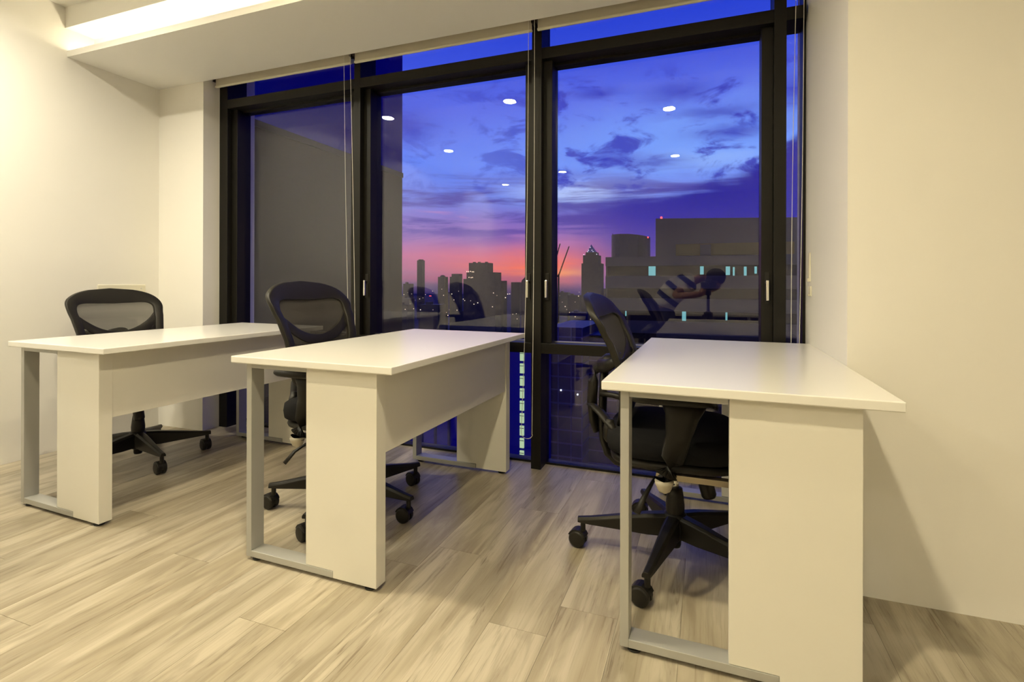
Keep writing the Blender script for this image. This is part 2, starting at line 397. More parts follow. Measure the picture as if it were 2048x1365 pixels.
tag(obj('chain_holder', box(box(B(), RX-.006, RX-.0003, 2.625, 2.66, 1.03, 1.16), RX-.012, RX-.006, 2.632, 2.653, 1.03, 1.045), BLINDB, bevel=.002),
    'small cream chain clip on the right window reveal, upper one', 'clip')
tag(obj('chain_holder', box(box(B(), RX-.006, RX-.0003, 2.60, 2.65, .965, 1.01), RX-.012, RX-.006, 2.61, 2.64, .965, .975), BLINDB, bevel=.002),
    'small cream chain clip on the right window reveal, lower one', 'clip')
sk = empty('wall_plate', (XL, 2.32, .985), 0, 'pale blank cover plate on the left wall just above the first chair', 'cover plate')
obj('plate', box(B(), .0003, .010, -.15, .15, -.035, .018), BLINDB, sk, bevel=.003)
obj('screw', lathe(B(), [(.004, .010), (.003, .0115)], 10, (0, .12, -.008), 'X'), SILVER, sk)

# ------------------------------------------------------------------ ceiling lamps
LAMP_W = 23.5; LAMP_C = (1, .86, .56); LAMP_W2 = (1, .92, .72)
def downlight(x, y, z, lab, p=1.0, col=LAMP_C, r=.055):
    d = empty('downlight', (x, y, z), 0, lab, 'lamp', 'round ceiling downlights')
    obj('trim_ring', lathe(B(), [(r+.014, -.0003), (r+.014, -.006), (r, -.008), (r, -.0004)], 32), BLINDB, d, smooth=False)
    obj('diffuser', lathe(B(), [(.001, -.005), (r-.001, -.005), (r-.001, -.0022)], 32), LAMPG, d)
    l = bpy.data.lights.new('downlight_glow', 'AREA'); l.shape = 'DISK'; l.size = 2*r-.006; l.energy = LAMP_W*p; l.color = col; l.spread = math.radians(162)
    lo = bpy.data.objects.new('downlight_glow', l); C.objects.link(lo); lo.parent = d; lo.location = (0, 0, -.0065)
for x, y, lab, p, c in [(-.34, .46, 'lit round downlight nearest the camera, reflected large in the third pane', 1.5, LAMP_C),
                     (-.39, -1.46, 'lit round downlight reflected just below the largest one in the third pane', .6, LAMP_C),
                     (-1.70, 1.17, 'lit round downlight above the middle desk', 1.1, LAMP_C),
                     (-3.03, 1.15, 'lit round downlight above the left desk near the left wall', 1.15, LAMP_W2),
                     (-3.06, -.22, 'lit round downlight one row behind the one over the left desk', .95, LAMP_W2),
                     (-3.20, -2.55, 'lit round downlight far back near the left wall', .8, LAMP_C),
                     (-2.03, -1.90, 'lit round downlight in the back of the room, left of centre', .8, LAMP_C),
                     (1.32, -3.38, 'lit round downlight in the far right corner of the room', 1.0, LAMP_C),
                     (2.0, -1.6, 'added fill downlight to the right, behind the camera, out of view', .65, LAMP_C)]:  # last one is an added, unseen fill lamp to raise the bounce light
    downlight(x, y, HC, lab, p, c)

# ------------------------------------------------------------------ desks
def make_desk():
    W, L, H, T = .698, 1.238, .75, .024
    t = empty('desk')
    tp = obj('tabletop', box(B(), 0, W, 0, L, H-T, H), LAM, t, bevel=.0025)
    obj('edge_band', box(B(), .002, W-.002, .002, L-.002, H-T-.0008, H-T+.001), LAME, tp)
    for s in (0, 1):
        fy = (lambda y: y) if s == 0 else (lambda y: L-y)
        def bx(bm, x0, x1, y0, y1, z0, z1):
            a, b = sorted((fy(y0), fy(y1))); return box(bm, x0, x1, a, b, z0, z1)
        y0, y1 = .027, .085
        lf = obj('leg_frame', bx(bx(bx(B(), .048, .072, y0, y1, .013, H-T), .072, .444, y0, y1, .013, .036), .072, .325, y0, y1, H-T-.020, H-T-.001), ALU, t, bevel=.0015)
        # side panel, notched for the bottom bar
        bm = B()
        a, b = sorted((fy(y0+.0005), fy(y1-.006)))
        prism(bm, [(.327, .037), (.4445, .037), (.4445, .013), (.621, .013), (.621, H-T-.0005), (.327, H-T-.0005)], a, b, 'Y')
        obj('side_panel', bm, LAME, t, bevel=.0012)
        for fx in (.085, .585):
            yy = fy(.05)
            ft = obj('levelling_foot', lathe(B(), [(.019, 0), (.021, .003), (.019, .006), (.006, .007), (.006, .0128)], 20, (fx, yy, 0)), BLACKP, t)
    obj('modesty_panel', box(B(), .598, .616, .080, L-.080, .445, H-T-.0005), LAME, t, bevel=.001)
    for cy in (.20, 1.04):
        obj('fixing_block', box(B(), .575, .5975, cy-.02, cy+.02, H-T-.03, H-T-.001), BLACKP, t, bevel=.002)
    return t
d0 = make_desk()
spots = [(-2.9798, 1.3934, -.0305, 'white laminate desk on silver leg frames, farthest left, beside the left wall'),
         (-1.6335, 1.4107, -.0140, 'white laminate desk on silver leg frames, the middle one of three'),
         (-.272, 1.4222, -.0101, 'white laminate desk on silver leg frames, pushed against the right wall')]
for i, (x, y, r, lab) in enumerate(spots):
    d = d0 if i == 0 else copy_tree(d0)
    d.location = (x, y, 0); d.rotation_euler = (0, 0, r); tag(d, lab, 'desk', 'white office desks before the window')

# ------------------------------------------------------------------ office chairs (face local +X)
def interp(tb, z):
    tb = sorted(tb)
    if z <= tb[0][0]: return tb[0][1]
    for (a, u), (b, v) in zip(tb, tb[1:]):
        if z <= b: t = (z-a)/(b-a); t = t*t*(3-2*t)*.5+t*.5; return u+(v-u)*t
    return tb[-1][1]
def backx(y, z): return interp([(.50, -.19), (.60, -.178), (.70, -.185), (.78, -.210), (.86, -.252), (.93, -.295), (1.01, -.335)], z) + .42*y*y
def halfw(z): return interp([(.50, .170), (.62, .200), (.80, .232), (.92, .258), (1.0, .258)], z)
def loop_pts(n, dw, zt, zb, arch, ex=4.5):
    zc, hh = (zt+zb)/2, (zt-zb)/2; out = []
    for i in range(n):
        a = 2*PI*i/n; c, s = math.cos(a), math.sin(a)
        sy = math.copysign(abs(c)**(2/ex), c); sz = math.copysign(abs(s)**(2/ex), s)
        z = zc+hh*sz; y = sy*(halfw(z)-dw)
        if sz > 0: z += arch*(1-(y/.25)**2)*sz**3
        out.append((y, z))
    return out
def ring_mesh(O, I, th_o, th_i, off=0):
    bm = B(); n = len(O)
    mk = lambda P, d: [bm.verts.new((backx(y, z)+d+off, y, z)) for y, z in P]
    of, ob, if_, ib = mk(O, th_o/2), mk(O, -th_o/2), mk(I, th_i/2), mk(I, -th_i/2)
    for i in range(n):
        j = (i+1) % n
        for q in ((of[i], of[j], if_[j], if_[i]), (ob[i], ib[i], ib[j], ob[j]), (of[i], ob[i], ob[j], of[j]), (if_[i], if_[j], ib[j], ib[i])): bm.faces.new(q)
    return bm
def strip_mesh(rows, th, off=0):
    """band given by rows of (y, z_low, z_high) following the back's curve"""
    bm = B(); R = []
    for y, z0, z1 in rows:
        R.append([bm.verts.new((backx(y, z)+off+d, y, z)) for z, d in ((z0, th/2), (z1, th/2), (z1, -th/2), (z0, -th/2))])
    for a, b in zip(R, R[1:]):
        for k in range(4): bm.faces.new((a[k], a[(k+1) % 4], b[(k+1) % 4], b[k]))
    bm.faces.new(R[0]); bm.faces.new(R[-1]); return bm
def seat_mesh(z0, z1, hx, hy, dome, n=44, ex=3.6, edge=.02):
    bm = B(); rings = []
    prof = [(.90, z0), (.985, z0+edge*.5), (1.0, z0+(z1-z0)*.5), (.985, z1-edge*.6), (.93, z1-edge*.1), (.75, z1+dome*.5), (.4, z1+dome*.9), (.05, z1+dome)]
    for k, z in prof:
        ring = []
        for i in range(n):
            a = 2*PI*i/n; c, s = math.cos(a), math.sin(a)
            xx = math.copysign(abs(c)**(2/ex), c)*hx*k; yy = math.copysign(abs(s)**(2/ex), s)*hy*k
            drop = -.022*max(0, (xx/hx-.55)/.45)**2 if z > z0+.01 else 0
            ring.append(bm.verts.new((xx, yy, z+drop)))
        rings.append(ring)
    for a, b in zip(rings, rings[1:]):
        for i in range(n): bm.faces.new((a[i], a[(i+1) % n], b[(i+1) % n], b[i]))
    bm.faces.new(rings[0]); bm.faces.new(rings[-1]); return bm
def make_chair():
    t = empty('office_chair')
    NL = 96
    O = loop_pts(NL, 0, .938, .50, .046, 6.5); I = loop_pts(NL, .042, .912, .54, -.018, 6)
    fr = obj('backrest_frame', ring_mesh(O, I, .026, .022), BLACKP, t, smooth=True, bevel=.004)
    # mesh panel
    bm = B(); nz, ny = 22, 16; zs = [.525+(.925-.525)*i/nz for i in range(nz+1)]; G = []
    for z in zs:
        hw = halfw(z)-.034; G.append([bm.verts.new((backx(hw*(2*j/ny-1), z)-.002, hw*(2*j/ny-1), z)) for j in range(ny+1)])
    for i in range(nz):
        for j in range(ny): bm.faces.new((G[i][j], G[i][j+1], G[i+1][j+1], G[i+1][j]))
    obj('backrest_mesh', bm, MESHM, t, smooth=True, label='see-through woven black mesh')
    rows = []
    for j in range(25):
        y = -.205+.41*j/24; q = abs(y/.205); zc = .718+.105*q**2.2
        rows.append((y, zc-.026-.012*q, zc+.014+.006*q))
    obj('lumbar_band', strip_mesh(rows, .016, -.006), BLACKP, t, smooth=True, bevel=.003)
    # rear bow carrying the backrest
    sp = obj('back_bow', tube(B(), [(-.200, 0, .735), (-.250, 0, .725), (-.292, 0, .69), (-.308, 0, .64), (-.312, 0, .56), (-.305, 0, .49), (-.296, 0, .44)],
                              [.022, .026, .024, .021, .021, .020, .012], 14, True, (1.9, .9)), BLACKP, t, smooth=True)
    for s in (-1, 1):
        obj('bow_arm', tube(B(), [(-.275, s*.02, .700), (-.235, s*.10, .715), (-.190, s*.185, .745)], [.020, .018, .012], 12, True, (1, 1.3)), BLACKP, sp, smooth=True)
    obj('j_bar', tube(B(), [(-.262, 0, .70), (-.268, 0, .60), (-.272, 0, .50), (-.268, 0, .42), (-.250, 0, .365), (-.215, 0, .335), (-.16, 0, .330), (-.08, 0, .345), (0, 0, .365)],
                       .015, 12, True, (2.2, 1)), BLACKP, t, smooth=True)
    # lumbar bracket: a curved wing with two hanging lobes
    lb = obj('lumbar_bracket', tube(B(), [(-.318, -.03, .552), (-.295, -.05, .55), (-.262, -.08, .535), (-.225, -.12, .512), (-.20, -.16, .50)], [.010, .014, .016, .015, .010], 12, True, (1.2, .7)), BLACKP, t, smooth=True)
    obj('lobe', tube(B(), [(-.222, -.12, .525), (-.224, -.12, .49), (-.226, -.12, .455), (-.228, -.12, .44)], [.016, .022, .020, .008], 12), BLACKP, lb, smooth=True)
    obj('cross_bar', tube(B(), [(-.27, -.05, .60), (-.22, -.06, .60), (-.17, -.10, .60)], .011, 10), BLACKP, t, smooth=True)
    # seat
    st = obj('seat', seat_mesh(.425, .505, .238, .252, .018), BLACKF, t, smooth=True)
    obj('seat_pan', seat_mesh(.392, .426, .225, .238, 0, edge=.012), BLACKP, t, smooth=True)
    obj('mechanism', box(box(B(), -.11, .11, -.07, .07, .335, .393), -.06, .07, -.09, .09, .35, .392), BLACKP, t, bevel=.01)
    obj('slide_plate', box(B(), -.05, .21, -.222, -.190, .366, .386), TANM, t, bevel=.002, label='pale champagne metal slide rail')
    kn = obj('tension_knob', lathe(B(), [(.012, 0), (.012, .03), (.024, .034), (.026, .05), (.026, .085), (.021, .094)], 20), BLACKP, t, smooth=True)
    kn.location = (.095, -.05, .352); kn.rotation_euler = (0, math.radians(165), 0)
    pad = obj('lever', tube(B(), [(-.03, -.09, .36), (-.06, -.17, .345), (-.085, -.25, .31), (-.105, -.285, .268)], [.006, .006, .010, .013], 10, True, (1, .6)), BLACKP, t, smooth=True)
    lv = obj('lever', tube(B(), [(.0, .09, .36), (.02, .17, .355), (.03, .26, .345)], [.006, .007, .012], 10, True, (1, .6)), BLACKP, t, smooth=True)
    # arms
    for s in (-1, 1):
        ya = s*.300
        ap = obj('arm_pad', seat_mesh(.640, .664, .138, .046, .006, 32, 3.0, .012), BLACKP, t, smooth=True); ap.location = (.005, ya, 0)
        pst = obj('arm_post', tube(B(), [(.040, ya, .642), (.036, ya, .600), (.026, ya, .54), (.008, ya, .46), (-.012, ya, .41), (-.017, ya, .392)],
                                   [.070, .052, .040, .036, .037, .034], 16, True, (.52, 1)), BLACKP, t, smooth=True)
        obj('button', lathe(B(), [(.009, 0), (.008, .004)], 14, (.012, ya+s*.0175, .49), 'Y'), BLACKR, pst)
        obj('arm_tip', lathe(B(), [(.006, -.040), (.019, -.032), (.028, -.012), (.030, 0)], 16, (-.017, ya, .392)), CLEAR, pst, smooth=True, label='translucent tip under the arm post')
        obj('arm_bracket', tube(B(), [(-.012, ya, .402), (-.010, ya-s*.05, .385), (-.004, ya-s*.12, .378), (0, ya-s*.21, .378)], [.020, .020, .018, .018], 12, True, (1.3, .55)), BLACKP, t, smooth=True)
    # column and base
    obj('gas_lift', lathe(B(), [(.014, .22), (.014, .345)], 16), CHROME, t, smooth=True, label='chrome gas lift')
    obj('column_cover', lathe(B(), [(.019, .045), (.022, .055), (.022, .10), (.030, .105), (.034, .20), (.030, .235), (.026, .262), (.017, .264)], 20), BLACKP, t, smooth=True)
    obj('base_hub', lathe(B(), [(.028, .075), (.045, .085), (.048, .13), (.042, .165), (.030, .175)], 24), BLACKP, t, smooth=True)
    R = .340
    for k in range(5):
        a = 2*PI*k/5
        bm = B(); secs = []
        for u, zt, zb, wd in ((.03, .168, .088, .026), (.10, .160, .086, .024), (.20, .142, .090, .019), (.31, .122, .094, .015), (.360, .116, .098, .013)):
            secs.append([bm.verts.new(p) for p in ((u, -wd, zb), (u, -wd, zt-.010), (u, -wd*.6, zt), (u, wd*.6, zt), (u, wd, zt-.010), (u, wd, zb))])
        for A, Bq in zip(secs, secs[1:]):
            for q in range(6): bm.faces.new((A[q], A[(q+1) % 6], Bq[(q+1) % 6], Bq[q]))
        bm.faces.new(secs[0]); bm.faces.new(secs[-1])
        lg = obj('base_leg', bm, BLACKP, t, bevel=.002); lg.rotation_euler = (0, 0, a)
        # twin-wheel caster
        bm = B()
        lathe(bm, [(.010, .062), (.010, .115)], 12)
        off = Vector((-.020, 0, 0))
        for s in (-1, 1):
            prof = [(.006, s*.004), (.031, s*.005), (.032, s*.009), (.032, s*.020), (.026, s*.025), (.008, s*.026)]
            lathe(bm, prof, 22, (off.x, 0, .032), 'Y')
        prism(bm, [(off.x+math.cos(b_)*.036, .032+math.sin(b_)*.036) for b_ in [math.radians(q) for q in range(-10, 191, 20)]], -.0045, .0045, 'Y')
        prism(bm, [(off.x+math.cos(b_)*.037, .032+math.sin(b_)*.037) for b_ in [math.radians(q) for q in range(20, 161, 20)]], -.021, .021, 'Y')
        cs = obj('caster', bm, BLACKP, lg, bevel=.0015); cs.location = (R, 0, 0); cs.rotation_euler = (0, 0, 0)
    return t
def place_chair(ch, x, y, r, base_r, dz, lab):
    ch.location = (x, y, 0); ch.rotation_euler = (0, 0, r)
    tag(ch, lab, 'chair', 'black mesh office chairs')
    k = 0
    for c in ch.children:
        n = c.name.split('.')[0]
        if n == 'base_leg': 
            c.rotation_euler = (0, 0, base_r - r + 2*PI*k/5)
            for q in c.children: q.rotation_euler = (0, 0, -(base_r + 2*PI*k/5) + random.uniform(-.35, .35))
            k += 1
        if dz and n in ('backrest_frame', 'backrest_mesh', 'lumbar_band'): c.location.z += dz
ch0 = make_chair(); ch1 = copy_tree(ch0); ch2 = copy_tree(ch0); ch3 = copy_tree(ch0); ch4 = copy_tree(ch0)
place_chair(ch0, -.108, 2.01, math.radians(0), math.radians(187), 0, 'black mesh office chair at the right desk, seen from the side')
place_chair(ch1, -1.52, 1.955, math.radians(-3), math.radians(207), .045, 'black mesh office chair behind the middle desk')
place_chair(ch2, -3.03, 2.005, math.radians(-8), math.radians(56), 0, 'black mesh office chair behind the left desk, against the pale wall')
place_chair(ch3, -2.66, .68, math.radians(4), math.radians(20), 0, 'black mesh office chair left of the camera, mirrored small in the second pane')
place_chair(ch4, -1.50, .10, math.radians(-6), math.radians(44), 0, 'black mesh office chair left of the camera, mirrored behind the middle mullion')

# ------------------------------------------------------------------ furniture seen only mirrored in the glass: low shelf along the back wall
cab = empty('low_shelf', (-.6, YB+.02, 0), 0, 'long low grey shelf with dark compartments along the back wall, seen mirrored in the glass', 'shelf')
obj('top_board', box(B(), -2.9, 3.4, 0, .36, .44, .465), CABW, cab, bevel=.002)
obj('back_board', box(B(), -2.88, 3.38, 0, .01, .0, .44), CABD, cab)
obj('bottom_board', box(B(), -2.9, 3.4, .012, .34, .0, .05), CABD, cab)
for k in range(10): obj('divider', box(B(), -2.9+k*.697, -2.872+k*.697, .012, .35, .05, .44), CABW, cab)

# ------------------------------------------------------------------ the photographer and his tripod (beside and behind the lens, mirrored in the third pane)
CAMB = mat('black_camera_body', (.02, .02, .02), .45, bump=(400, .2))
LENSG = mat('dark_lens_glass', (.01, .01, .02), .05, spec=1, bump=(20, .01))
tr = empty('camera_tripod', (.015, -.085, 0), YAW, 'black tripod standing under the camera, seen mirrored in the third pane', 'tripod')
obj('centre_column', tube(B(), [(0, 0, .42), (0, 0, .93)], .014, 14), BLACKP, tr, smooth=True)
obj('shoulder', lathe(B(), [(.02, .66), (.045, .68), (.045, .72), (.02, .74)], 18), BLACKP, tr)
obj('head', lathe(B(), [(.02, .90), (.028, .91), (.028, .945), (.022, .952)], 18), BLACKP, tr)
for a in (math.radians(30), math.radians(150), math.radians(270)):
    dx, dy = math.cos(a), math.sin(a)
    lg = obj('leg', tube(B(), [(dx*.04, dy*.04, .70), (dx*.18, dy*.18, .36), (dx*.325, dy*.325, .012)], [.016, .013, .009], 12), BLACKP, tr, smooth=True)
    obj('rubber_foot', lathe(B(), [(.012, 0), (.014, .004), (.011, .022)], 12, (dx*.328, dy*.328, 0)), BLACKR, lg)
cb = empty('stills_camera', (.015, -.085, .953), YAW, 'black stills camera on the tripod head, seen mirrored in the third pane', 'camera')
obj('body', box(box(B(), -.07, .07, -.035, .03, 0, .09), -.03, .03, -.03, .03, .088, .115), CAMB, cb, bevel=.006)
obj('lens_barrel', lathe(B(), [(.032, .03), (.034, .035), (.034, .060), (.036, .062), (.036, .066)], 24, (0, 0, .045), 'Y'), CAMB, cb)
obj('eyepiece', box(B(), -.015, .015, -.045, -.034, .090, .108), BLACKR, cb, bevel=.003)

SKIN = mat('skin', (.34, .17, .105), .55, bump=(200, .15)); HAIR = mat('dark_hair', (.01, .009, .009), .6, bump=(500, .8))
TROUS = mat('dark_blue_denim', (.02, .026, .06), .85, bump=(600, .4))
def shirt_mat():
    m = bpy.data.materials.new('striped_shirt'); m.use_nodes = True; n = NT(m.node_tree); b = n.n['Principled BSDF']
    tcn = n.new('ShaderNodeTexCoord').outputs['Object']
    s = n.new('ShaderNodeSeparateXYZ'); n.l.new(tcn, s.inputs[0])
    u = n.m('ADD', n.m('MULTIPLY', s.outputs[0], .62), n.m('MULTIPLY', s.outputs[2], .78))   # along the bent back
    k = n.m('FRACT', n.m('MULTIPLY', n.m('ADD', u, 2.03), 7.2))
    f = n.m('GREATER_THAN', k, .60)
    n.put(b.inputs['Base Color'], n.mix(f, (.86, .83, .74), (.02, .03, .14))); b.inputs['Roughness'].default_value = .85
    return m
SHIRT = shirt_mat()
def skin_obj(name, verts, edges, rad, m, parent, root=0, sub=2, label=None):
    me = bpy.data.meshes.new(name); me.from_pydata([Vector(v) for v in verts], edges, []); me.materials.append(m)
    o = bpy.data.objects.new(name, me); C.objects.link(o); o.parent = parent
    sk = o.modifiers.new('skin', 'SKIN'); sk.use_smooth_shade = True
    L = me.skin_vertices[0].data
    for i, r in enumerate(rad): L[i].radius = (r, r) if not isinstance(r, tuple) else r; L[i].use_root = (i == root)
    sb = o.modifiers.new('sub', 'SUBSURF'); sb.levels = sb.render_levels = sub
    if label: o['label'] = label
    return o
pe = empty('person', (-.48, -.36, 0), 0, 'person in white and navy striped shirt bending over the tripod camera', 'person')
O0 = Vector((-.48, -.36, 0))
def W(*p): return Vector(p)-O0
# one continuous body; hips left of the camera, back bent towards it
V = [W(-.48,-.36,.72), W(-.43,-.36,.83), W(-.34,-.36,.95), W(-.22,-.36,1.035), W(-.13,-.35,1.065), W(-.065,-.34,1.085), W(.0,-.33,1.095),
     W(-.19,-.20,1.035), W(-.33,-.15,.885), W(-.15,-.10,.90), W(-.075,-.085,.925),
     W(-.19,-.52,1.035), W(-.30,-.50,.88), W(-.08,-.30,.905), W(.03,-.19,.945),
     W(-.41,-.262,.595), W(-.26,-.21,.42), W(-.42,-.20,.09), W(-.28,-.17,.035),
     W(-.425,-.458,.595), W(-.30,-.52,.41), W(-.52,-.54,.09), W(-.38,-.53,.035)]
E_ = [(0,1),(1,2),(2,3),(3,4),(4,5),(5,6),(3,7),(7,8),(8,9),(9,10),(3,11),(11,12),(12,13),(13,14),(0,15),(15,16),(16,17),(17,18),(0,19),(19,20),(20,21),(21,22)]
R_ = [.10,.095,.10,.085,.055,.05,.05, .046,.044,.034,.026, .046,.044,.034,.026, .070,.055,.040,.034, .070,.055,.040,.034]
skin_obj('body', V, E_, R_, SKIN, pe)
# shirt over trunk and upper arms, trousers over hips and legs
VS = [V[0]+Vector((.01,0,.02)), V[1], V[2], V[3], V[4], V[7], V[7].lerp(V[8], .62), V[11], V[11].lerp(V[12], .62)]
skin_obj('shirt', VS, [(0,1),(1,2),(2,3),(3,4),(3,5),(5,6),(3,7),(7,8)], [.146,.138,.150,.148,.092,.092,.070,.092,.070], SHIRT, pe)
VT = [V[0]+Vector((.035, 0, .085)), V[0]+Vector((.005, 0, -.01)), V[15]+Vector((0, .01, -.02)), V[16], V[17]+Vector((0,0,.03)), V[19]+Vector((0, -.01, -.02)), V[20], V[21]+Vector((0,0,.03))]
skin_obj('trousers', VT, [(0,1),(1,2),(2,3),(3,4),(1,5),(5,6),(6,7)], [.128,.125,.088,.074,.060,.088,.074,.060], TROUS, pe)
for a, b in ((17, 18), (21, 22)):
    p, q = V[a], V[b]
    sh = B(); tube(sh, [(p.x-.05, p.y, .045), (p.x, p.y, .055), (q.x-.03, q.y, .045), (q.x+.06, q.y, .036), (q.x+.10, q.y, .030)], [.030, .045, .043, .035, .018], 16, True, (1, .85))
    obj('shoe', sh, BLACKR, pe, smooth=True)
# head, tilted forwards over the camera: crown towards +X
hd = B()
bmesh.ops.create_icosphere(hd, subdivisions=4, radius=1)
for v in hd.verts:
    x, y, z = v.co            # local: z crown, x face, y ear to ear
    x2, y2, z2 = x*.092, y*.074, z*.112
    if z < 0: y2 *= 1+.22*z; x2 *= 1+.10*z
    if x > 0: x2 *= .93
    if x > .6 and abs(y) < .22: x2 += .014*math.exp(-((z+.12)/.20)**2)*(1-abs(y)/.22)         # nose
    if x > .5 and abs(z-.10) < .22 and .2 < abs(y) < .55: x2 -= .007                          # eye sockets
    if x > .5 and abs(z+.48) < .10 and abs(y) < .32: x2 -= .005                               # mouth
    v.co = (x2, y2, z2)
Mh = Matrix.Translation(W(.075, -.31, 1.075)) @ Matrix.Rotation(math.radians(35), 4, 'Z') @ Matrix.Rotation(math.radians(78), 4, 'Y')
hd.transform(Mh); ho = obj('head', hd, SKIN, pe, smooth=True)
for s in (-1, 1):
    e = B(); bmesh.ops.create_uvsphere(e, u_segments=12, v_segments=8, radius=1)
    e.transform(Mh @ Matrix.Translation((-.005, s*.072, -.005)) @ Matrix.Diagonal((.020, .008, .030, 1))); obj('ear', e, SKIN, ho, smooth=True)
    e = B(); bmesh.ops.create_uvsphere(e, u_segments=12, v_segments=8, radius=.0105)
    e.transform(Mh @ Matrix.Translation((.063, s*.030, .010))); obj('eye', e, CAMB, ho, smooth=True)
hr = B(); bmesh.ops.create_icosphere(hr, subdivisions=3, radius=1)
for v in list(hr.verts):
    x, y, z = v.co
    k = 1.0 + .05*math.sin(13*x+5*y)*math.sin(11*y+7*z)
    v.co = (x*.099*k-.012, y*.083*k, z*.112*k+.014)
bmesh.ops.delete(hr, geom=[v for v in hr.verts if (v.co.x > .045 and v.co.z < .065) or v.co.z < -.045], context='VERTS')
hr.transform(Mh); hro = obj('hair', hr, HAIR, pe, smooth=True); sm = hro.modifiers.new('solid', 'SOLIDIFY'); sm.thickness = .008
# hands: palm with four fingers and a thumb, closed on the camera body
def hand(root, tip, side, thumb):
    d = (tip-root).normalized(); s = Vector(side).normalized(); dn = d.cross(s).normalized()
    VV = [root, root+d*.04, root+d*.075]; EE = [(0, 1), (1, 2)]; RR = [.022, (.030, .018), (.030, .016)]
    for k, ln in enumerate((.060, .070, .066, .052)):
        o = (k-1.5)*.018; b0 = root+d*.070+s*o; i0 = len(VV)
        VV += [b0, b0+d*ln*.45+dn*.004, b0+d*ln*.75+dn*.022, b0+d*ln*.85+dn*.042]; EE += [(2, i0), (i0, i0+1), (i0+1, i0+2), (i0+2, i0+3)]; RR += [.010, .009, .0085, .007]
    i0 = len(VV); b0 = root+d*.025+s*.03*thumb
    VV += [b0, b0+d*.03+s*.015*thumb+dn*.012, b0+d*.05+s*.012*thumb+dn*.03]; EE += [(0, i0), (i0, i0+1), (i0+1, i0+2)]; RR += [.011, .010, .008]
    return VV, EE, RR
for root, tip, side, th in ((V[10], W(.0, -.075, .955), (.2, .2, 1), 1), (V[14], W(.09, -.12, .985), (0, .3, 1), 1)):
    VV, EE, RR = hand(root, tip, side, th); skin_obj('hand', VV, EE, RR, SKIN, pe, 0, 1)

# ------------------------------------------------------------------ the city outside (metres from the lens; ground 95 m below)
GZ = -95.0
def facade_mat(name, col, rough=.5, spec=.5, metal=0, sc=.3):
    return mat(name, col, rough, metal, spec, bump=(sc, .1), var=(.15*sc/.3, .08))
CONC = facade_mat('dusk_concrete', (.12, .11, .055)); CONCD = facade_mat('dark_strip_glazing', (.014, .014, .006), .4, .3)
OLIV = facade_mat('olive_louvre', (.26, .20, .008)); HAZEB = facade_mat('haze_toned_facade', (.10, .088, .07), .9, .1)  # HAZEB carries the distance haze of far buildings in its base colour
BLUEF = facade_mat('deep_blue_curtain_glass', (.004, .004, .30), .35, .5); BLUED = facade_mat('dark_blue_cladding', (.012, .012, .085), .4)
BLUEL = facade_mat('blue_grey_rib', (.06, .06, .22), .5); WINGM = facade_mat('dark_navy_glass', (.22, .22, .30), .03, .5, 1.0); WINGS = facade_mat('dark_render_wall', (.03, .026, .024), .8, .2)
GRND = facade_mat('hazy_dusk_ground', (.05, .045, .13), .95, .1)
def emis(name, c, s): return mat(name, (.1, .1, .1), .5, emit=c, estr=s)
E_TEAL = emis('lit_office_window', lin(120, 190, 190), .9); E_STAIR = emis('lit_stairwell', lin(190, 215, 165), .95)
E_RED = emis('red_beacon', (1, .06, .05), 4); E_WARM = emis('street_lamp_glow', (1, .75, .5), 2.6); E_WHITE = emis('distant_white_light', (.85, .9, 1), 3.0)
struct('ground', box(B(), -2600, 1400, 4, 4200, GZ-1, GZ), GRND)

# glass wing of this building, left of the window
wg = empty('building_wing', (-3.68, 3.02, 0), 0, 'dark navy glass wing of this building standing outside the leftmost pane', 'building')
obj('solid_wall', box(B(), -6, 0, .05, 2.72, -30, 2.38), WINGS, wg)
obj('glass_wall', box(B(), -6, -.002, .05, 2.72, 2.44, 12), WINGM, wg)
obj('floor_edge', box(B(), -6, .012, .05, 2.725, 2.38, 2.44), FRAMEM, wg)

def bld(name, x0, x1, y, dep, z1, m, lab, parts=None, group=None):
    t = empty(name, ((x0+x1)/2, y, GZ), 0, lab, 'building', group); w2 = (x1-x0)/2; H = z1-GZ
    obj('tower_body', box(B(), -w2, w2, 0, dep, 0, H), m, t); return t, w2, H
# big slab building right of the middle mullion
pod = empty('office_building', (0, 85, GZ), 0, 'large dark banded office block with teal lit windows, outside the third pane', 'building')
zz = lambda z: z-GZ
obj('podium_body', box(B(), -15.6, 34, .4, 30, 0, zz(5.35)), CONC, pod)
bm = B(); prism(bm, [(-7.9, zz(5.35)), (34, zz(5.35)), (34, zz(10.2)), (19.5, zz(10.9)), (-7.9, zz(11.8))], 3, 28, 'Y'); obj('upper_block', bm, CONC, pod)
obj('louvre_band', box(B(), -4.7, 12.3, 2.6, 3.05, zz(5.6), zz(7.45)), OLIV, pod, label='olive louvred band')
obj('louvre_bump', box(B(), -1.0, .6, 2.5, 3.0, zz(5.6), zz(7.3)), CONC, pod)
for k in range(12):
    zt = 3.91-3.6*k
    wb = obj('window_band', box(B(), -15.3, 34, .2, .45, zz(zt-1.6), zz(zt)), CONCD, pod)
    obj('spandrel', box(B(), -15.6, 34, 0, .5, zz(zt-3.6), zz(zt-1.6)), CONC, pod)
obj('spandrel', box(B(), -15.6, 34, 0, .5, zz(3.91), zz(5.4)), CONC, pod)
